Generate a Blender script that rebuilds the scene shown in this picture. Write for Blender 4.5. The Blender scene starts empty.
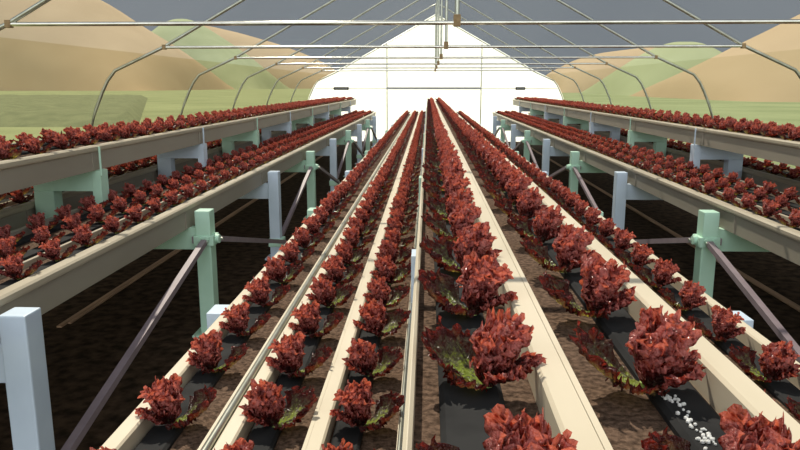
import bpy, bmesh, math, random
import numpy as np
from mathutils import Vector, Matrix

random.seed(7); rng = np.random.default_rng(7)
S = bpy.context.scene
COL = S.collection
EYE = 1.45                      # eye height above the floor; levels below are written as drop h under the eye
XC = 0.19                       # centre line of the tunnel
YEND = 18.9
F, PP = 700.0, (400.0, 225.0)
PITCH = math.atan(138.5 / F); YAW = math.atan(28.0 / F * math.cos(PITCH))

ORD = ['zeroth','first','second','third','fourth','fifth','sixth','seventh','eighth','ninth','tenth','eleventh','twelfth',
 'thirteenth','fourteenth','fifteenth','sixteenth','seventeenth','eighteenth','nineteenth','twentieth']
TENS = {2:'twenty',3:'thirty',4:'forty',5:'fifty',6:'sixty'}
TENO = {2:'twentieth',3:'thirtieth',4:'fortieth',5:'fiftieth',6:'sixtieth'}
def ordinal(n):
    if n <= 20: return ORD[n]
    t, r = divmod(n, 10)
    return TENO[t] if r == 0 else TENS[t] + '-' + ORD[r]

# ------------------------------------------------------------------ materials
def new_mat(name):
    m = bpy.data.materials.new(name); m.use_nodes = True
    nt = m.node_tree; nt.nodes.clear()
    out = nt.nodes.new('ShaderNodeOutputMaterial')
    return m, nt, out

def noise_mat(name, c1, c2, scale=20, rough=.6, metal=0.0, spec=.4, bump=0.0, detail=4, stretch=(1,1,1), lo=.35, hi=.65):
    m, nt, out = new_mat(name)
    n, l = nt.nodes, nt.links
    b = n.new('ShaderNodeBsdfPrincipled')
    b.inputs['Roughness'].default_value = rough; b.inputs['Metallic'].default_value = metal
    b.inputs['Specular IOR Level'].default_value = spec
    tc = n.new('ShaderNodeTexCoord'); mp = n.new('ShaderNodeMapping'); mp.inputs['Scale'].default_value = stretch
    no = n.new('ShaderNodeTexNoise'); no.inputs['Scale'].default_value = scale; no.inputs['Detail'].default_value = detail
    cr = n.new('ShaderNodeValToRGB')
    cr.color_ramp.elements[0].color = (*c1, 1); cr.color_ramp.elements[1].color = (*c2, 1)
    cr.color_ramp.elements[0].position = lo; cr.color_ramp.elements[1].position = hi
    l.new(tc.outputs['Object'], mp.inputs['Vector']); l.new(mp.outputs[0], no.inputs['Vector'])
    l.new(no.outputs['Fac'], cr.inputs['Fac']); l.new(cr.outputs['Color'], b.inputs['Base Color'])
    if bump:
        bp = n.new('ShaderNodeBump'); bp.inputs['Strength'].default_value = bump; bp.inputs['Distance'].default_value = .01
        l.new(no.outputs['Fac'], bp.inputs['Height']); l.new(bp.outputs['Normal'], b.inputs['Normal'])
    l.new(b.outputs[0], out.inputs['Surface'])
    return m

M = {}
M['cream']   = noise_mat('cream_trough_plastic', (.63,.55,.41), (.71,.62,.48), 9, .45, spec=.35, stretch=(1,.15,1))
M['tray']    = noise_mat('taupe_tray_plastic', (.28,.25,.20), (.33,.295,.24), 5, .5, spec=.3, stretch=(1,.2,1))
M['lip'] = noise_mat('tan_tray_lip', (.40,.345,.26), (.47,.41,.31), 6, .5, spec=.3, stretch=(1,.2,1))
M['soil']    = noise_mat('brown_substrate', (.06,.037,.025), (.19,.122,.086), 110, .95, spec=.1, bump=.7, detail=8)
M['floor']   = noise_mat('dark_soil_floor', (.022,.0145,.0095), (.08,.05,.031), 14, .95, spec=.05, bump=.5, detail=10)
M['gully']   = noise_mat('charcoal_gully_plastic', (.016,.016,.017), (.03,.03,.031), 14, .8, spec=.12)
M['blue']    = noise_mat('pale_blue_paint', (.56,.66,.78), (.61,.71,.83), 7, .45)
M['green']   = noise_mat('pale_green_paint', (.47,.71,.56), (.52,.76,.61), 7, .45)
M['brace']   = noise_mat('mauve_grey_tube', (.235,.185,.205), (.285,.225,.25), 12, .5)
M['steel']   = noise_mat('galvanised_steel', (.42,.43,.36), (.54,.55,.48), 18, .3, metal=.85, spec=.5)
M['bar']     = noise_mat('bright_tie_steel', (.66,.64,.58), (.76,.74,.68), 18, .17, metal=.95, spec=.5)
M['clamp']   = noise_mat('brown_clamp', (.22,.14,.06), (.32,.21,.1), 40, .5)
M['sun_stripe']  = noise_mat('painted_sun_stripe', (.34,.21,.13), (.46,.29,.18), 25, .85, stretch=(1,.1,1))  # pale brown stands in for sunlight falling on the floor
M['tan']     = noise_mat('tan_hill', (.46,.345,.205), (.50,.38,.23), .06, .95, spec=.05)
M['hillgreen'] = noise_mat('green_hill', (.34,.385,.21), (.38,.425,.24), .1, .95, spec=.05)
M['grass']   = noise_mat('field_grass', (.27,.315,.16), (.35,.40,.21), .12, .95, spec=.05, lo=.4, hi=.6)
M['hedge']   = noise_mat('hedge_leaves', (.17,.20,.105), (.23,.26,.14), 1.2, .9, spec=.1)
M['black']   = noise_mat('black_vent', (.008,.008,.008), (.015,.015,.015), 10, .6)
M['grit']    = noise_mat('white_grit', (.75,.75,.73), (.85,.85,.83), 30, .7)
M['rail']    = noise_mat('grey_rail_paint', (.34,.34,.34), (.42,.42,.42), 10, .5)

def film_mat(name, tint, glow, gloss=.03):
    m, nt, out = new_mat(name); n, l = nt.nodes, nt.links
    tr = n.new('ShaderNodeBsdfTransparent'); tr.inputs['Color'].default_value = (*tint, 1)
    tl = n.new('ShaderNodeBsdfTranslucent'); tl.inputs['Color'].default_value = (*glow[:3], 1)
    gl = n.new('ShaderNodeBsdfGlossy'); gl.inputs['Roughness'].default_value = .3
    tc = n.new('ShaderNodeTexCoord'); no = n.new('ShaderNodeTexNoise'); no.inputs['Scale'].default_value = 1.2
    mth = n.new('ShaderNodeMath'); mth.operation = 'MULTIPLY'; mth.inputs[1].default_value = .4 * glow[3]; mth2 = n.new('ShaderNodeMath'); mth2.inputs[1].default_value = .8 * glow[3]
    l.new(tc.outputs['Object'], no.inputs['Vector']); l.new(no.outputs['Fac'], mth.inputs[0])
    m1 = n.new('ShaderNodeMixShader'); l.new(mth.outputs[0], mth2.inputs[0]); l.new(mth2.outputs[0], m1.inputs['Fac'])
    l.new(tr.outputs[0], m1.inputs[1]); l.new(tl.outputs[0], m1.inputs[2])
    m2 = n.new('ShaderNodeMixShader'); m2.inputs['Fac'].default_value = gloss
    l.new(m1.outputs[0], m2.inputs[1]); l.new(gl.outputs[0], m2.inputs[2])
    l.new(m2.outputs[0], out.inputs['Surface'])
    return m
M['film_roof'] = film_mat('roof_film', (.58,.58,.56), (.8,.8,.78,.03), .015)
M['film_left'] = film_mat('left_side_film', (.48,.45,.37), (.7,.75,.55,.03), .015)
M['film_right'] = film_mat('right_side_film', (.50,.50,.46), (.7,.75,.55,.03), .015)
M['film_end'] = film_mat('end_film', (.9,.92,.9), (.98,.98,.97,.86), .01)

def leaf_mat(name, stops):
    m, nt, out = new_mat(name); n, l = nt.nodes, nt.links
    at = n.new('ShaderNodeAttribute'); at.attribute_name = 'pigment'
    tc = n.new('ShaderNodeTexCoord'); no = n.new('ShaderNodeTexNoise'); no.inputs['Scale'].default_value = 150; no.inputs['Detail'].default_value = 3
    l.new(tc.outputs['Object'], no.inputs['Vector'])
    ma = n.new('ShaderNodeMath'); ma.operation = 'MULTIPLY_ADD'; ma.inputs[1].default_value = .9; ma.inputs[2].default_value = -.45
    l.new(no.outputs['Fac'], ma.inputs[0])
    ad = n.new('ShaderNodeMath'); ad.operation = 'ADD'; ad.use_clamp = True
    l.new(at.outputs['Fac'], ad.inputs[0]); l.new(ma.outputs[0], ad.inputs[1])
    cr = n.new('ShaderNodeValToRGB'); e = cr.color_ramp.elements
    e[0].position, e[0].color = stops[0][0], (*stops[0][1], 1); e[1].position, e[1].color = stops[-1][0], (*stops[-1][1], 1)
    for p, c in stops[1:-1]:
        q = e.new(p); q.color = (*c, 1)
    l.new(ad.outputs[0], cr.inputs['Fac'])
    b = n.new('ShaderNodeBsdfPrincipled'); b.inputs['Roughness'].default_value = .17; b.inputs['Specular IOR Level'].default_value = .45
    l.new(cr.outputs['Color'], b.inputs['Base Color'])
    n2 = n.new('ShaderNodeTexNoise'); n2.inputs['Scale'].default_value = 300; n2.inputs['Detail'].default_value = 2; l.new(tc.outputs['Object'], n2.inputs['Vector'])
    bp = n.new('ShaderNodeBump'); bp.inputs['Strength'].default_value = .9; bp.inputs['Distance'].default_value = .007
    l.new(n2.outputs['Fac'], bp.inputs['Height']); l.new(bp.outputs['Normal'], b.inputs['Normal'])
    tl = n.new('ShaderNodeBsdfTranslucent')
    mx = n.new('ShaderNodeMix'); mx.data_type = 'RGBA'; mx.blend_type = 'MULTIPLY'; mx.inputs[0].default_value = 1
    mx.inputs[7].default_value = (2.0, 1.35, .7, 1); l.new(cr.outputs['Color'], mx.inputs[6]); l.new(mx.outputs[2], tl.inputs['Color'])
    ms = n.new('ShaderNodeMixShader'); ms.inputs['Fac'].default_value = .36
    l.new(b.outputs[0], ms.inputs[1]); l.new(tl.outputs[0], ms.inputs[2]); l.new(ms.outputs[0], out.inputs['Surface'])
    return m
M['leaf'] = leaf_mat('red_lettuce_leaf', [(0, (.36,.46,.07)), (.11, (.20,.21,.08)), (.24, (.105,.085,.055)), (.38, (.10,.05,.035)), (.46, (.075,.020,.014)), (.66, (.066,.008,.008)), (.84, (.20,.026,.021)), (1, (.50,.16,.14))])
M['stem'] = noise_mat('pale_green_stem', (.35,.45,.12), (.5,.6,.2), 60, .5)

# ------------------------------------------------------------------ mesh helpers
def link(name, me, mat=None, parent=None, smooth=False):
    if mat is not None and not me.materials: me.materials.append(mat)
    o = bpy.data.objects.new(name, me); COL.objects.link(o)
    if parent is not None: o.parent = parent
    if smooth and len(me.polygons):
        me.polygons.foreach_set('use_smooth', [len(p.vertices) <= 4 for p in me.polygons])     # end caps stay flat
    return o

def from_bm(name, bm, mat, parent=None, smooth=False):
    bmesh.ops.recalc_face_normals(bm, faces=bm.faces)
    me = bpy.data.meshes.new(name); bm.to_mesh(me); bm.free()
    return link(name, me, mat, parent, smooth)

def add_box(bm, x0, x1, y0, y1, z0, z1, bev=0.0):
    t = bmesh.new()
    r = bmesh.ops.create_cube(t, size=1)
    for v in t.verts:
        v.co = Vector(((x0 + x1) / 2 + v.co.x * (x1 - x0), (y0 + y1) / 2 + v.co.y * (y1 - y0), (z0 + z1) / 2 + v.co.z * (z1 - z0)))
    if bev: bmesh.ops.bevel(t, geom=t.edges[:], offset=bev, segments=2, affect='EDGES', profile=.6)
    merge(bm, t)

def merge(bm, t):
    me = bpy.data.meshes.new('tmp'); t.to_mesh(me); t.free(); bm.from_mesh(me); bpy.data.meshes.remove(me)

def add_prism(bm, prof, y0, y1):
    """closed (x, z) profile swept along y"""
    a = [bm.verts.new((x, y0, z)) for x, z in prof]; b = [bm.verts.new((x, y1, z)) for x, z in prof]
    n = len(prof)
    for i in range(n):
        j = (i + 1) % n; bm.faces.new((a[i], a[j], b[j], b[i]))
    bm.faces.new(a); bm.faces.new(b[::-1])

def add_tube(bm, pts, r, sides=10, r2=None, square=False):
    pts = [Vector(p) for p in pts]
    e0 = (pts[1] - pts[0]).normalized() * min(.004, (pts[1] - pts[0]).length / 4); e1 = (pts[-2] - pts[-1]).normalized() * min(.004, (pts[-2] - pts[-1]).length / 4)
    pts = [pts[0], pts[0] + e0] + pts[1:-1] + [pts[-1] + e1, pts[-1]]; rings = []
    for i, p in enumerate(pts):
        d = (pts[min(i + 1, len(pts) - 1)] - pts[max(i - 1, 0)]).normalized()
        up = Vector((0, 0, 1)) if abs(d.z) < .95 else Vector((0, 1, 0))
        s = d.cross(up).normalized(); u = s.cross(d).normalized()
        k = sides
        off = math.pi / 4 if square else 0
        rings.append([bm.verts.new(p + (s * math.cos(off + 2 * math.pi * q / k) + u * math.sin(off + 2 * math.pi * q / k)) * r) for q in range(k)])
    for a, b in zip(rings, rings[1:]):
        for q in range(len(a)):
            w = (q + 1) % len(a); bm.faces.new((a[q], a[w], b[w], b[q]))
    bm.faces.new(rings[0][::-1]); bm.faces.new(rings[-1])

def box_obj(name, mat, parent, *a, bev=.003):
    bm = bmesh.new(); add_box(bm, *a, bev=bev); return from_bm(name, bm, mat, parent)
def tube_obj(name, mat, parent, pts, r, sides=12, smooth=True, square=False):
    bm = bmesh.new(); add_tube(bm, pts, r, sides, square=square); return from_bm(name, bm, mat, parent, smooth and not square)

def tag(o, label, cat, group=None, kind=None):
    o['label'] = label; o['category'] = cat
    if group: o['group'] = group
    if kind: o['kind'] = kind
    return o
def thing(name, label, cat, loc=(0,0,0), group=None):
    o = bpy.data.objects.new(name, None); COL.objects.link(o); o.location = loc; o.empty_display_size = .05
    return tag(o, label, cat, group)
def rebase(root):
    """children were built in world coordinates: put them under the root's base"""
    for c in root.children: c.location = c.location - root.location
def struct(o):
    o['kind'] = 'structure'; return o
def Z(h): return EYE - h
def mir(x): return .326 - x     # the benches' mirror image on the right side

# ------------------------------------------------------------------ setting: ground, film, hills
bm = bmesh.new(); add_box(bm, XC - 3.62, XC + 3.62, -4, YEND + .1, -.12, 0)
struct(from_bm('floor', bm, M['floor']))

bm = bmesh.new()
bmesh.ops.create_grid(bm, x_segments=40, y_segments=40, size=900)
for v in bm.verts: v.co.y += 700; v.co.z = -.13
struct(from_bm('ground', bm, M['grass']))

ARCH = [(3.52,-1.45),(3.50,-1.0),(3.45,-.65),(3.375,-.36),(3.325,-.22),(3.25,-.06),(3.19,.05),(3.11,.145)]
WALLTOP = (2.83,.27)
RIDGE = 1.82
def film(name, pts, mat, out=.022):
    bm = bmesh.new(); ys = [-4 + i * (YEND + 4) / 12 for i in range(13)]
    rows = [[bm.verts.new((x, y, EYE + z)) for (x, z) in pts] for y in ys]
    for a, b in zip(rows, rows[1:]):
        for i in range(len(pts) - 1): bm.faces.new((a[i], a[i+1], b[i+1], b[i]))
    me = bpy.data.meshes.new(name); bm.to_mesh(me); bm.free()
    return struct(link(name, me, mat, None, True))
o_ = .03
wl = [(XC - x - o_, z) for x, z in ARCH] + [(XC - WALLTOP[0] - o_ * .5, WALLTOP[1] + o_)]
wr = [(2 * XC - x, z) for x, z in wl]
rf = [wl[-1], (XC - 2.63 - o_*.5, .36 + o_), (XC, RIDGE + o_ * 1.2), (XC + 2.63 + o_*.5, .36 + o_), wr[-1]]
film('wall_left', wl, M['film_left']); film('wall_right', wr, M['film_right']); r_ = film('ceiling', rf, M['film_roof'])
for p in r_.data.polygons: p.use_smooth = False
# end wall of milky film
bm = bmesh.new()
prof = wl[:-1] + rf + wr[:-1][::-1]
vs = [bm.verts.new((x, YEND + .03, EYE + z)) for x, z in prof]; bm.faces.new(vs)
bmesh.ops.triangulate(bm, faces=bm.faces[:])
struct(from_bm('wall_back', bm, M['film_end']))

def hill(name, mat, Y0, depth, outline, label):
    """rounded mound: outline (x, height) across, falling off front and back"""
    xs = [p[0] for p in outline]; hs = [p[1] for p in outline]
    nx, ny = 60, 24
    X = np.linspace(xs[0], xs[-1], nx); H = np.interp(X, xs, hs)
    k = np.array([1,2,3,2,1.]); k /= k.sum(); Hs = np.convolve(np.pad(H, 2, mode='edge'), k, 'valid')
    bm = bmesh.new(); g = []
    for j in range(ny):
        t = -1 + 2 * j / (ny - 1); s = max(0, 1 - abs(t) ** 2.0) ** .8
        g.append([bm.verts.new((X[i], Y0 + t * depth, -.6 + (Hs[i] + .6) * s)) for i in range(nx)])
    for j in range(ny - 1):
        for i in range(nx - 1): bm.faces.new((g[j][i], g[j][i+1], g[j+1][i+1], g[j+1][i]))
    o = from_bm(name, bm, mat, None, True); struct(o); tag(o, label, 'hill')
    return o
def px(x, y, Y):       # the ray through a point of the view, cut at depth Y -> (X, Z): used for far terrain sizes
    c = Vector(((x - 400) / F, -(y - 225) / F, -1))
    R = (Matrix.Rotation(YAW, 3, 'Z') @ Matrix.Rotation(math.pi / 2 - PITCH, 3, 'X'))
    d = R @ c
    return (d.x / d.y * Y, EYE + d.z / d.y * Y)
def outline(pts, Y): return [px(x, y, Y) for x, y in pts]
hill('hill', M['tan'], 330, 70, outline([(-170,-60),(-60,-46),(0,-38),(50,-22),(100,0),(128,20),(160,40),(184,60),(196,76),(203,92),(206,108)], 330), 'nearest tan hill outside the left wall')
hill('hill', M['hillgreen'], 450, 60, outline([(95,95),(120,66),(150,40),(168,24),(176,19),(190,19),(200,24),(225,40),(247,56),(268,76),(280,96)], 450), 'flat-topped green hill outside the left wall')
hill('hill', M['tan'], 580, 60, outline([(130,80),(170,36),(205,25),(240,33),(275,43),(305,54),(330,66),(345,80),(350,95)], 580), 'far tan hill beyond the green hill on the left')
hill('hill', M['tan'], 100, 26, outline([(664,112),(670,98),(680,82),(720,60),(760,38),(788,24),(830,2),(900,-20),(1000,-40)], 100), 'nearest tan hill outside the right wall')
hill('hill', M['hillgreen'], 155, 26, outline([(590,102),(610,80),(625,68),(645,54),(660,46),(672,42),(692,42),(702,48),(720,60),(750,85),(760,100)], 155), 'flat-topped green hill outside the right wall')
hill('hill', M['tan'], 215, 30, outline([(540,95),(548,74),(575,60),(600,53),(640,48),(665,47),(700,60),(720,90)], 215), 'far tan hill beyond the green hill on the right')

def crops(name, corners, hgt, label):
    """a block of field crops with a rough top: corners near-left, near-right, far-right, far-left"""
    bm = bmesh.new(); nx, ny = 70, 26; g = []
    a, b, c, d = [np.array(q, float) for q in corners]
    for j in range(ny + 1):
        v = j / ny; row = []
        for i in range(nx + 1):
            u = i / nx; p = (a * (1 - u) + b * u) * (1 - v) + (d * (1 - u) + c * u) * v
            edge = i in (0, nx) or j in (0, ny)
            row.append(bm.verts.new((p[0], p[1], -.2 if edge else hgt * (.62 + .38 * rng.random()))))
        g.append(row)
    for j in range(ny):
        for i in range(nx): bm.faces.new((g[j][i], g[j][i+1], g[j+1][i+1], g[j+1][i]))
    tag(from_bm(name, bm, M['hedge'], None, True), label, 'crops', kind='stuff')
crops('field_crops', [(-46, 27), (-11.2, 27), (-39, 98), (-110, 98)], .42, 'dark green field crops outside the left wall')

# ------------------------------------------------------------------ hoops
HOOPS = [4.13 - 2.45 * 2, 4.13 - 2.45] + [4.13 + 2.45 * k for k in range(6)]
def hoop(y, k):
    vis = k - 1
    lab = ('%s steel hoop frame from the front, ridge post over its tie bar' % ordinal(vis)) if vis > 0 else 'steel hoop frame over the camera'
    t = thing('hoop_frame', lab, 'greenhouse frame', (XC, y, 0), 'steel hoop frames of the tunnel')
    half = ARCH + [(2.63,.36),(1.3,1.09),(.12,RIDGE - .05),(0,RIDGE)]
    bm = bmesh.new()
    add_tube(bm, [(XC - x, y, EYE + z) for x, z in half] + [(XC + x, y, EYE + z) for x, z in half[::-1][1:]], .0145, 10)
    from_bm('arch_rib', bm, M['steel'], t, True)
    tube_obj('tie_bar', M['bar'], t, [(XC - 2.63, y - .003, Z(-.355)), (XC + 2.63, y - .003, Z(-.355))], .0125, 32)
    if k >= 2:
        kx = .162
        tube_obj('ridge_post', M['steel'], t, [(kx, y + .012, Z(-.34)), (kx, y + .012, Z(-RIDGE))], .013)
        box_obj('clamp', M['clamp'], t, kx - .02, kx + .02, y - .02, y + .03, Z(-.335), Z(-.40), bev=.004)
    for s in (-1, 1):
        box_obj('joint_clamp', M['clamp'], t, XC + s*2.63 - .018, XC + s*2.63 + .018, y - .018, y + .018, Z(-.335), Z(-.38), bev=.004)
    rebase(t)
for k, y in enumerate(HOOPS):
    if k >= 1: hoop(y, k)
# end frame
t = thing('end_frame', 'far end frame with two uprights and a grey cross rail', 'greenhouse frame', (XC, YEND, 0))
half = ARCH + [(2.63,.36),(0,RIDGE)]
bm = bmesh.new(); add_tube(bm, [(XC - x, YEND, EYE + z) for x, z in half] + [(XC + x, YEND, EYE + z) for x, z in half[::-1][1:]], .016, 8)
from_bm('arch_rib', bm, M['steel'], t, True)
for x in (-1.085, 1.40): tube_obj('upright', M['steel'], t, [(x, YEND - .02, 0), (x, YEND - .02, Z(-1.10))], .016, 8)
box_obj('cross_rail', M['rail'], t, -1.1, 1.4, YEND - .05, YEND - .005, Z(.075), Z(.02), bev=.002)
tube_obj('thin_rail', M['rail'], t, [(-3.0, YEND - .02, Z(.05)), (3.4, YEND - .02, Z(.05))], .008, 8)
rebase(t)
for x0, x1, w in ((-2.50, -2.10, 'left'), (2.30, 2.55, 'right')):
    v = thing('vent_box', 'black vent box on the far end wall, %s of the rows' % w, 'vent', ((x0+x1)/2, YEND - .05, Z(.09)), 'black vents on the end wall')
    box_obj('housing', M['black'], v, x0, x1, YEND - .09, YEND - .028, Z(.09), Z(.015), bev=.004)
    box_obj('louvre', M['rail'], v, x0 + .03, x1 - .03, YEND - .096, YEND - .088, Z(.06), Z(.05), bev=.001)
    rebase(v)

# ------------------------------------------------------------------ troughs of the centre block
TH = .14
def trough(label, rimL, rimR, hr, hs, gul, y0=.30, y1=18.6, extra=None):
    """rimL=(x0,x1), rimR=(x0,x1) tops of the two walls; hs = level of the substrate"""
    xm = (rimL[0] + rimR[1]) / 2
    t = thing('growing_trough', label, 'trough', (xm, (y0 + y1) / 2, Z(hr + TH)), 'growing troughs of the centre block')
    zr, zb = Z(hr), Z(hr + TH)
    e = .004
    prof = [(rimL[0], zb), (rimR[1], zb), (rimR[1], zr - e), (rimR[1] - e, zr), (rimR[0] + e, zr), (rimR[0], zr - e), (rimR[0], Z(hs) - .02),
            (rimL[1], Z(hs) - .02), (rimL[1], zr - e), (rimL[1] - e, zr), (rimL[0] + e, zr), (rimL[0], zr - e)]
    bm = bmesh.new(); add_prism(bm, prof, y0, y1); from_bm('channel', bm, M['cream'], t)
    bm = bmesh.new(); add_box(bm, rimL[1], rimR[0], y0 + .01, y1 - .01, Z(hs) - .022, Z(hs)); from_bm('substrate', bm, M['soil'], t)
    g0, g1 = gul
    bm = bmesh.new(); zt = Z(hs) + .012
    add_prism(bm, [(g0, Z(hs) - .005), (g1, Z(hs) - .005), (g1, zt - .005), (g1 - .006, zt), (g0 + .006, zt), (g0, zt - .005)], y0 + .015, y1 - .015)
    gl = from_bm('gully', bm, M['gully'], t); gl['label'] = 'dark gully under the plants'
    if extra: extra(t)
    rebase(t)
LOW, LOWS, HIGH, HIGHS = .66, .70, .325, .368
def c_rail(t): tube_obj('side_rail', M['steel'], t, [(-.0485, .3, Z(.662)), (-.0485, 18.6, Z(.662))], .0048, 10)
def b_rail(t): tube_obj('side_rail', M['steel'], t, [(-.4075, .3, Z(.662)), (-.4075, 18.6, Z(.662))], .0085, 10)
trough('low cream trough along the left aisle', (-.609,-.572), (-.4195,-.418), LOW, LOWS, (-.566,-.502))
trough('second low cream trough from the left aisle, with a grey rail', (-.397,-.363), (-.2256,-.2252), LOW, LOWS, (-.357,-.297), extra=b_rail)
trough('third low cream trough from the left aisle', (-.225,-.192), (-.0515,-.050), LOW, LOWS, (-.187,-.128), extra=c_rail)
trough('raised trough with a thin left edge in the middle', (-.0215,-.0125), (.131,.167), HIGH, HIGHS, (.016,.092))
trough('raised trough on the right with a broad cream edge', (.1675,.168), (.335,.371), HIGH, HIGHS, (.268,.328))
trough('low trough tucked beside the raised one', (.50,.535), (.69,.698), LOW, LOWS, (.61,.67))
trough('low trough along the right aisle', (.70,.704), (.878,.912), LOW, LOWS, (.80,.87))
# white grit spilled on the raised right gully
bm = bmesh.new()
for i in range(70):
    y = .62 + .16 * rng.random(); x = .276 + .018 * rng.random() + (.78 - y) * .02
    s = .0012 + .0016 * rng.random()
    t_ = bmesh.new(); bmesh.ops.create_icosphere(t_, subdivisions=1, radius=s)
    for v in t_.verts: v.co += Vector((x, y, Z(HIGHS) + .0125 + s * .5))
    merge(bm, t_)
tag(from_bm('grit', bm, M['grit']), 'white grit scattered on the dark gully at the front right', 'grit', kind='stuff')

# ------------------------------------------------------------------ frames of the centre block
FR = [2.08 + 1.87 * k for k in range(9)]
PW = .095
FOFF = {'left': -.05, 'right': .02}
def colour(k): return ('blue', 'pale blue') if k % 2 == 0 else ('green', 'pale green')
for k, y in enumerate(FR):
    m, cn = colour(k)
    t = thing('bench_trestle', '%s support trestle under the centre troughs, %s from the front' % (cn, ordinal(k + 1)), 'trestle', (.163, y, 0), 'support trestles under the centre troughs')
    a, b = y, y + PW
    for x0 in (-.692, .925): box_obj('leg', M[m], t, x0, x0 + .075, a, b, 0, Z(.70))
    for x0 in (-.0475, .275): box_obj('post', M[m], t, x0, x0 + .09, a, b, 0, Z(.508))
    box_obj('cross_beam', M[m], t, -.62, .93, a + .02, b - .02, Z(.88), Z(LOW + TH))
    box_obj('top_beam', M[m], t, -.02, .36, a + .02, b - .02, Z(.508), Z(HIGH + TH + .001))
    rebase(t)

# ------------------------------------------------------------------ side benches
def bench(side, front, back, hr, hs, divs, gullies, label, y0, y1=18.55, lip=.062):
    sx = (lambda x: x) if side == 'left' else mir
    t = thing('planting_bench', label, 'bench', (sx((front + back) / 2), (y0 + y1) / 2, Z(hr + TH)), 'planting trays along the side walls')
    zr, zb = Z(hr), Z(hr + TH)
    q = lambda L: [(sx(x), z) for x, z in L]
    prof = [(front - .014, zb), (front - .014, zr - .036), (front - lip, zr - .036), (front - lip, Z(hs) - .02), (back + .03, Z(hs) - .02), (back + .03, zr), (back, zr), (back, zb)]
    bm = bmesh.new(); add_prism(bm, q(prof), y0, y1); from_bm('tray', bm, M['tray'], t)
    prof = [(front - .014, zr - .036), (front - .002, zr - .030), (front, zr - .022), (front, zr - .007), (front - .008, zr), (front - lip + .008, zr - .002), (front - lip, zr - .008), (front - lip, zr - .036)]
    bm = bmesh.new(); add_prism(bm, q(prof), y0, y1); from_bm('rim', bm, M['lip'], t)
    bm = bmesh.new(); xa, xb = sorted((sx(front - lip), sx(back + .03)))
    add_box(bm, xa, xb, y0 + .01, y1 - .01, Z(hs) - .022, Z(hs)); from_bm('substrate', bm, M['soil'], t)
    for d in divs:
        x = sx(d); o = box_obj('divider', M['lip'], t, x - .008, x + .008, y0 + .012, y1 - .012, Z(hs) - .01, zr - .010, bev=.004)
    for g in gullies:
        x = sx(g); box_obj('gully', M['gully'], t, x - .03, x + .03, y0 + .015, y1 - .015, Z(hs) - .005, Z(hs) + .012, bev=.004)
    for y in FR:                                                       # seam plates on the front wall at each frame
        x = sx(front - .012); box_obj('seam', M['tray'], t, x - .004, x + .004, y - .10, y - .085, zb + .005, zr - .04, bev=.001)
    rebase(t)
MID, MIDS, UP, UPS = .66, .695, .327, .352
ROWX = {'mid': [-1.475,-1.665,-1.84], 'up': [-1.965,-2.15,-2.335], 'rear': [-2.40,-2.58]}
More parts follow.
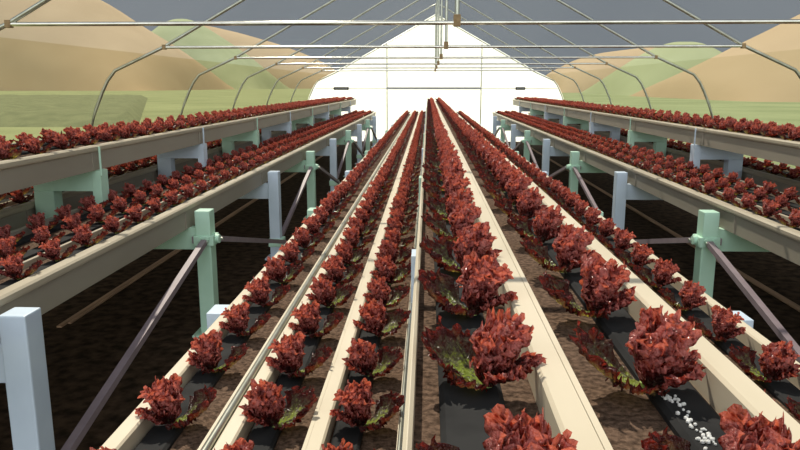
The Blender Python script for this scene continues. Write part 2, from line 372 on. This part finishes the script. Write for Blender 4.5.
for side in ('left', 'right'):
    bench(side, -1.357, -1.935, MID, MIDS, [-1.57], ROWX['mid'], 'lower taupe planting tray facing the %s aisle' % side, 1.0)
    bench(side, -1.868, -2.445, UP, UPS, [], ROWX['up'], 'upper taupe planting tray on the %s, above the lower one' % side, 1.0)
    bench(side, -2.275, -2.69, MID, MIDS, [-2.49], ROWX['rear'], 'rear lower planting tray beneath the upper one by the %s wall' % side, 1.0)
    sx = (lambda x: x) if side == 'left' else mir
    def bx(name, mat, par, xa, xb, *r, bev=.003):
        xa, xb = sorted((sx(xa), sx(xb))); return box_obj(name, mat, par, xa, xb, *r, bev=bev)
    for k, y in enumerate(FR):
        y += FOFF[side]; m, cn = colour(k); a, b = y, y + PW
        t = thing('bench_support', '%s square post with arm under the lower %s tray, %s from the front' % (cn, side, ordinal(k + 1)), 'bench support', (sx(-1.29), y, 0), 'posts along the %s aisle' % side)
        bx('post', M[m], t, -1.246, -1.334, a, b, 0, Z(.70), bev=.006)
        bx('arm', M[m], t, -1.33, -2.66, a + .015, b - .015, Z(.93), Z(MID + TH))
        bx('base_plate', M[m], t, -1.20, -1.375, a - .04, b + .04, 0, .012)
        if k % 2 == 1:
            bx('collar', M[m], t, -1.228, -1.345, a - .011, b + .011, Z(.905), Z(.845), bev=.006)
            for dx, dy in ((-1.262, -.014), (-1.31, -.014)):
                o = tube_obj('bolt', M[m], t, [(sx(dx), y + dy + .006, Z(.862)), (sx(dx), y + dy - .012, Z(.862))], .012, 8)
            o = tube_obj('knob', M[m], t, [(sx(-1.232), y + .045, Z(.87)), (sx(-1.207), y + .045, Z(.87))], .026, 14)
            bx('rust_clip', M['brace'], t, -1.334, -1.355, a - .006, a + .02, Z(.89), Z(.85))
        else:
            bx('foot_clamp', M['green'], t, -1.222, -1.345, a - .012, b + .012, Z(1.34), Z(1.27), bev=.006)
        rebase(t)
        # stays run down from each green post to the blue ones next to it
        if k % 2 == 1:
            n = k // 2 + 1
            for s, nm in ((-1, 'near'), (1, 'far')):
                kk = k + s
                if 0 <= kk < len(FR):
                    y2 = FR[kk] + FOFF[side] + PW / 2; xx = sx(-1.275 if s < 0 else -1.214)
                    p = Vector((xx, y - .034 if s < 0 else y + PW / 2 + .02, Z(.875))); q = Vector((xx, y2 + PW / 2 + .02 if s < 0 else y2 - .03, Z(1.30)))
                    bt = thing('diagonal_brace', 'mauve-grey diagonal brace on the %s side of the %s green post, %s aisle' % (nm, ordinal(n), side), 'brace', p, 'diagonal braces between the aisle posts')
                    tube_obj('tube', M['brace'], bt, [p, q], .0225, 4, square=True)
                    tube_obj('pin', M['steel'], bt, [p + Vector((-.02,0,0)), p + Vector((.02,0,0))], .01, 8)
                    rebase(bt)
        # bracket carrying the upper tray
        t = thing('upper_bracket', '%s bracket under the upper %s tray, %s from the front' % (cn, side, ordinal(k + 1)), 'bracket', (sx(-2.2), y, 0), 'brackets under the upper %s tray' % side)
        bx('upright', M[m], t, -2.145, -2.262, a, b, Z(MID + TH), Z(.59), bev=.005)
        bx('beam', M[m], t, -1.866, -2.262, a + .002, b - .002, Z(.59), Z(UP + TH + .001), bev=.004)
        bx('end_block', M[m], t, -1.862, -1.915, a - .001, b, Z(.665), Z(.470), bev=.004)
        tube_obj('rod', M[m], t, [(sx(-1.859), y + .004, Z(.50)), (sx(-1.859), y + .004, Z(UP + .008))], .0065, 8)
        rebase(t)
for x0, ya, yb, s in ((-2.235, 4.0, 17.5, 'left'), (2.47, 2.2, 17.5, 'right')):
    # sunlit streak of the floor, painted as thin pale strips with split ends
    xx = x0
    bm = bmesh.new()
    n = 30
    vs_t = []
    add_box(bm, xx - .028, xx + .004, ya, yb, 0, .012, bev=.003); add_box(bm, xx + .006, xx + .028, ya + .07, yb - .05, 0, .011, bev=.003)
    tag(from_bm('floor_sun_stripe', bm, M['sun_stripe']), 'thin painted streak of sunlight on the dark floor under the %s trays' % s, 'sun_stripe', 'painted sunlight on the floor')

# ------------------------------------------------------------------ lettuces
def leaf(az, L, W, phi0, phi1, nu, nv, amp, freq, cup, shift, r0=.006, z0=.0, rag=.12, ph=None, pe=1.5, fine=0.0):
    """one frilled leaf: (verts, faces, pigment). az = direction, phi = rise of the midrib at base and tip, cup = wrap of the blade"""
    ph = rng.random(4) * 6.28 if ph is None else ph
    u = np.linspace(0, 1, nu); v = np.linspace(-1, 1, nv)
    phi = np.radians(phi0 + (phi1 - phi0) * u)
    dr = np.cos(phi); dz = np.sin(phi)
    cr = np.concatenate([[0], np.cumsum((dr[1:] + dr[:-1]) / 2)]) / (nu - 1); cz = np.concatenate([[0], np.cumsum((dz[1:] + dz[:-1]) / 2)]) / (nu - 1)
    U, V = np.meshgrid(u, v, indexing='ij')
    rg = 1 + rag * (np.sin(freq * 1.1 * V + ph[0]) * .45 + np.sin(freq * 2.6 * V + ph[1]) * .4 + np.sin(freq * 5.7 * V + ph[3]) * .3) * U ** 2 - .28 * np.abs(V) ** 2.2 * U
    R = np.interp((U * rg).clip(0, 1.15), np.append(u, 1.15), np.append(cr, cr[-1] + .15 * dr[-1])) * L
    Zc = np.interp((U * rg).clip(0, 1.15), np.append(u, 1.15), np.append(cz, cz[-1] + .15 * dz[-1])) * L
    w = W * (.16 + .84 * np.sin(np.pi * np.minimum(U * .62, .5)) ** 1.3)
    s = V * w * (1 + .10 * np.sin(freq * 1.7 * U + ph[2]) * np.abs(V))
    if cup > 1e-3:
        lat = np.sin(s * cup) / cup; inn = (1 - np.cos(s * cup)) / cup
    else: lat, inn = s, 0 * s
    PH = np.interp(U, u, phi)
    nr, nz = -np.sin(PH), np.cos(PH)                    # blade normal, towards the heart
    e = np.maximum(np.abs(V) ** 1.5 * np.minimum(1, U * 1.6), U ** 2.2)
    d = amp * e * (np.sin(freq * (V * 1.9 + U * .8 * np.sign(V)) + ph[0]) + .65 * np.sin(freq * 2.3 * V - freq * 1.3 * U + ph[3]) + .35 * np.sin(freq * 3.7 * (V + U) + ph[1]))
    d = d + fine * e * (np.sin(freq * 6.1 * V + ph[2] + 9 * U) + np.sin(freq * 4.3 * U + ph[0] + 5 * V) * np.sin(freq * 5.2 * V + ph[3]))
    d2 = amp * .55 * e * np.cos(freq * 1.6 * U + ph[2] + V * 3)
    r = r0 + R + nr * (inn + d); z = z0 + Zc + nz * (inn + d); lat = lat + d2
    ca, sa = math.cos(az), math.sin(az)
    P = np.stack([r * ca - lat * sa, r * sa + lat * ca, np.maximum(z, .001)], -1).reshape(-1, 3)
    pig = (.10 + .72 * np.maximum(U ** pe, (np.abs(V) ** (pe + .1)) * np.minimum(1, U * 2.0) ) + shift - .12 * (np.abs(V) < .16) * (1 - U)).clip(0, 1).reshape(-1)
    idx = np.arange(nu * nv).reshape(nu, nv)
    Fc = np.stack([idx[:-1, :-1], idx[1:, :-1], idx[1:, 1:], idx[:-1, 1:]], -1).reshape(-1, 4)
    return P, Fc, pig

def join(parts):
    P, Fc, G = [], [], []; n = 0
    for p, f, g in parts: P.append(p); Fc.append(f + n); G.append(g); n += len(p)
    return np.concatenate(P), np.concatenate(Fc), np.concatenate(G)

def np_mesh(name, P, Fc, G, mat):
    me = bpy.data.meshes.new(name)
    me.vertices.add(len(P)); me.vertices.foreach_set('co', P.astype(np.float32).ravel())
    me.loops.add(Fc.size); me.loops.foreach_set('vertex_index', Fc.astype(np.int32).ravel())
    me.polygons.add(len(Fc)); me.polygons.foreach_set('loop_start', np.arange(0, Fc.size, 4, dtype=np.int32))
    me.update(calc_edges=True); me.validate()
    a = me.attributes.new('pigment', 'FLOAT', 'POINT'); a.data.foreach_set('value', G.astype(np.float32))
    me.polygons.foreach_set('use_smooth', [True] * len(me.polygons))
    me.materials.append(mat)
    return me

def heart_parts(lod):
    """upright frilled cups: azimuth, length, half width, rise at base and tip, pigment shift"""
    nu, nv = {2: (25, 61), 1: (12, 23), 0: (6, 10)}[lod]
    spec = [(1.2, .090, .032, 82, 84, .24), (2.5, .092, .034, 84, 78, .24), (4.1, .070, .034, 76, 84, .24), (5.2, .066, .032, 78, 90, .22),
            (3.3, .078, .032, 74, 66, .26), (.3, .074, .028, 84, 96, .22), (4.6, .054, .034, 58, 76, .22), (1.9, .080, .030, 90, 92, .28), (3.8, .088, .026, 92, 88, .28)]
    if lod == 0: spec = spec[:7]
    L = []
    for az, ln, wd, p0, p1, sh in spec:
        L.append(leaf(az + rng.uniform(-.2, .2), ln * rng.uniform(.93, 1.07) * (1 if lod == 2 else .93), wd * rng.uniform(.95, 1.1), p0 + rng.uniform(-4, 4), p1 + rng.uniform(-6, 6), nu, nv,
                      .0068, rng.uniform(7, 9) if lod == 2 else rng.uniform(4.6, 6), 26, sh, r0=.010, rag=.11, pe=1.2, fine=.0030 if lod == 2 else 0))
    return L
def outer_specs():
    # azimuth, length, half width, rise at base, rise at tip, pigment shift, pigment falloff, cup: the first one lies open like a bowl
    return [(.30 + rng.uniform(-.12, .12), .100, .060, 4, 68, -.08, 2.5, 15), (3.2 + rng.uniform(-.3, .3), .070, .010, 50, 10, .16, 1.5, 4),
            (-.80 + rng.uniform(-.15, .15), .056, .034, 2, 42, -.12, 2.4, 14), (3.9 + rng.uniform(-.15, .15), .066, .034, 22, 44, .12, 1.4, 14)]
def outer_parts(lod):
    nu, nv = {2: (25, 61), 1: (12, 21), 0: (6, 9)}[lod]
    sp = outer_specs() + ([(-1.7, .060, .034, 14, 44, .06, 1.5, 13), (1.6, .062, .032, 24, 52, .08, 1.5, 13)] if lod < 2 else [])
    return [leaf(a, l, w, p0, p1, nu, nv, .0046, rng.uniform(7, 9) if lod == 2 else rng.uniform(5.2, 6.4), cp, sh, r0=.006, z0=.004, rag=.13, pe=pe, fine=.0022 if lod == 2 else 0) for a, l, w, p0, p1, sh, pe, cp in sp]

def stem_mesh():
    bm = bmesh.new(); add_tube(bm, [(0,0,0), (0,0,.004), (0,0,.009)], .0075, 10)
    me = bpy.data.meshes.new('stem'); bmesh.ops.recalc_face_normals(bm, faces=bm.faces); bm.to_mesh(me); bm.free(); me.materials.append(M['stem']); return me
STEM = stem_mesh()
def shift_heart(P):        # the heart leans away from the open leaf
    P = P.copy(); P[:, :2] *= 1.03; P[:, 0] -= .003 + .13 * P[:, 2]; P[:, :2] *= np.minimum(1, .62 + 6.5 * P[:, 2:3]); return P
def mirrored(part):
    P, Fc, G = part; P = P.copy(); P[:, 0] *= -1
    return P, Fc[:, ::-1].copy(), G
VAR2 = {1: [], -1: []}
for i in range(4):
    hp = join(heart_parts(2)); hp = (shift_heart(hp[0]), hp[1], hp[2]); op_ = outer_parts(2)
    VAR2[1].append((np_mesh('heart', *hp, M['leaf']), [np_mesh('outer_leaf', *p, M['leaf']) for p in op_]))
    VAR2[-1].append((np_mesh('heart', *mirrored(hp), M['leaf']), [np_mesh('outer_leaf', *mirrored(p), M['leaf']) for p in op_]))
def whole(lod):
    h = join(heart_parts(lod)); o = join(outer_parts(lod)); return join([(shift_heart(h[0]), h[1], h[2]), o])
W1 = [whole(1) for i in range(4)]; W0 = [whole(0) for i in range(6)]
VAR1 = {1: [np_mesh('lettuce', *p, M['leaf']) for p in W1], -1: [np_mesh('lettuce', *mirrored(p), M['leaf']) for p in W1]}
VAR0 = {1: W0, -1: [mirrored(p) for p in W0]}

def project(p):
    d = Vector(p) - Vector((0, 0, EYE))
    R = (Matrix.Rotation(YAW, 3, 'Z') @ Matrix.Rotation(math.pi / 2 - PITCH, 3, 'X')).transposed()
    c = R @ d
    if c.z > -.05: return None
    return (400 + F * c.x / -c.z, 225 - F * c.y / -c.z, -c.z)

ROWS = [  # x, level of the base, open side (+1 to the right), first y, description, shown well
    (-.521, LOWS - .012,  1, 'low row by left aisle', 1),
    (-.314, LOWS - .012,  1, 'middle low row on the left', 1),
    (-.133, LOWS - .012,  1, 'low row touching raised troughs', 1),
    (.073, HIGHS - .012, -1, 'left raised row', 1),
    (.264, HIGHS - .012, -1, 'right raised row', 1),
    (.64, LOWS - .012, -1, 'hidden low row', 0),
    (.812, LOWS - .012, -1, 'low row by right aisle', 1)]
for side, f in (('left', lambda x: x), ('right', mir)):
    op = 1 if side == 'left' else -1
    for key, hs, nm in (('mid', MIDS, 'lower'), ('up', UPS, 'upper'), ('rear', MIDS, 'rear')):
        for i, x in enumerate(ROWX[key]):
            pos = ['aisle-side', 'middle', 'back'][i]
            ROWS.append((f(x), hs - .012, op, '%s row of %s %s tray' % (pos, nm, side), 1 if key == 'mid' or (key == 'up' and i < 2) else 0))
PITCHY = .266
plants = []
for ri, (x, h, op, desc, shown) in enumerate(ROWS):
    k = 0
    y = .534
    while y < 18.5:
        ymin = .45 if ri < 7 else 1.06
        if y >= ymin:
            a = random.gauss(0, .12); sc = random.uniform(.90, 1.03) * (1 if ri < 7 else .97)
            xx = x + random.uniform(-.004, .004); yy = y + random.uniform(-.008, .008)
            pts = [project((xx + dx, yy, Z(h) + dz)) for dx in (-.07, .07) for dz in (0, .1)]
            vis = any(p and -2 < p[0] < 802 and p[1] < 448 and p[1] > 0 for p in pts)
            plants.append(dict(op=op, ri=ri, x=xx, y=yy, z=Z(h), a=a, s=sc, vis=vis and shown, d=(pts[0][2] if pts[0] else 9e9)))
        y += PITCHY
chosen = sorted([p for p in plants if p['vis']], key=lambda p: p['d'])[:300]
for i, p in enumerate(chosen): p['rank'] = i
cnt = {}
for p in sorted(chosen, key=lambda p: p['y']):
    ri = p['ri']; cnt[ri] = cnt.get(ri, 0) + 1; n = cnt[ri]
    label = 'frilly red lettuce, %s from the front, %s' % (ordinal(n), ROWS[ri][3])
    grp = 'red lettuces in the rows'
    if p['rank'] < 130:
        hm, outs = VAR2[p['op']][random.randrange(4)]
        t = thing('lettuce', label, 'lettuce', (p['x'], p['y'], p['z']), grp)
        t.rotation_euler = (0, 0, p['a']); t.scale = (p['s'],) * 3
        link('heart', hm, None, t)
        for om in outs: link('outer_leaf', om, None, t)
        o = link('stem', STEM, None, t); o['label'] = 'pale green stem'
    else:
        o = link('lettuce', VAR1[p['op']][random.randrange(4)]); o.location = (p['x'], p['y'], p['z']); o.rotation_euler = (0, 0, p['a']); o.scale = (p['s'],) * 3
        tag(o, label, 'lettuce', grp)
parts = []
for p in plants:
    if 'rank' in p: continue
    P, Fc, G = VAR0[p['op']][random.randrange(6)]
    c, s = math.cos(p['a']), math.sin(p['a']); Q = P * p['s']
    parts.append((np.stack([Q[:, 0] * c - Q[:, 1] * s + p['x'], Q[:, 0] * s + Q[:, 1] * c + p['y'], Q[:, 2] + p['z']], -1), Fc, G))
far = link('lettuce_rows', np_mesh('lettuce_rows', *join(parts), M['leaf']))
tag(far, 'red lettuces filling the far and hidden ends of all the rows', 'lettuce', kind='stuff')

# ------------------------------------------------------------------ light, sky, camera
sun = bpy.data.lights.new('sun', 'SUN'); so = bpy.data.objects.new('sun', sun); COL.objects.link(so)
sun.energy = 7.0; sun.angle = math.radians(.8); sun.color = (1, .93, .80)
el = math.radians(52); sxn = -.174
dirv = Vector((sxn, math.sqrt(max(0, math.cos(el) ** 2 - sxn ** 2)), math.sin(el)))
so.rotation_euler = dirv.to_track_quat('Z', 'Y').to_euler(); so.location = (0, 0, 12)

w = bpy.data.worlds.new('sky'); S.world = w; w.use_nodes = True
nt = w.node_tree; nt.nodes.clear(); n, l = nt.nodes, nt.links
out = n.new('ShaderNodeOutputWorld'); bg = n.new('ShaderNodeBackground')
tc = n.new('ShaderNodeTexCoord'); sep = n.new('ShaderNodeSeparateXYZ'); l.new(tc.outputs['Generated'], sep.inputs[0])
mr = n.new('ShaderNodeMapRange'); mr.inputs[1].default_value = -.12; mr.inputs[2].default_value = -.8; mr.inputs[3].default_value = 0; mr.inputs[4].default_value = 1
l.new(sep.outputs['Y'], mr.inputs[0])
no = n.new('ShaderNodeTexNoise'); no.inputs['Scale'].default_value = 2.5; no.inputs['Detail'].default_value = 5; l.new(tc.outputs['Generated'], no.inputs['Vector'])
cr = n.new('ShaderNodeValToRGB'); cr.color_ramp.elements[0].color = (.245,.29,.35,1); cr.color_ramp.elements[1].color = (.29,.335,.395,1)
cr.color_ramp.elements[0].position = .35; cr.color_ramp.elements[1].position = .7
l.new(no.outputs['Fac'], cr.inputs['Fac'])
mx = n.new('ShaderNodeMix'); mx.data_type = 'RGBA'; l.new(mr.outputs[0], mx.inputs[0]); l.new(cr.outputs['Color'], mx.inputs[6]); mx.inputs[7].default_value = (2.6,2.72,2.85,1)
l.new(mx.outputs[2], bg.inputs['Color']); bg.inputs['Strength'].default_value = 1.0
l.new(bg.outputs[0], out.inputs['Surface'])

cam = bpy.data.cameras.new('camera'); co = bpy.data.objects.new('camera', cam); COL.objects.link(co)
cam.sensor_fit = 'HORIZONTAL'; cam.sensor_width = 36; cam.lens = F / 800 * 36; cam.clip_start = .02; cam.clip_end = 2500
co.location = (0, 0, EYE); co.rotation_euler = (math.pi / 2 - PITCH, 0, YAW)
S.camera = co
S.view_settings.view_transform = 'Standard'; S.view_settings.look = 'None'; S.view_settings.gamma = 1; S.view_settings.exposure = 0
S.view_settings.use_curve_mapping = False
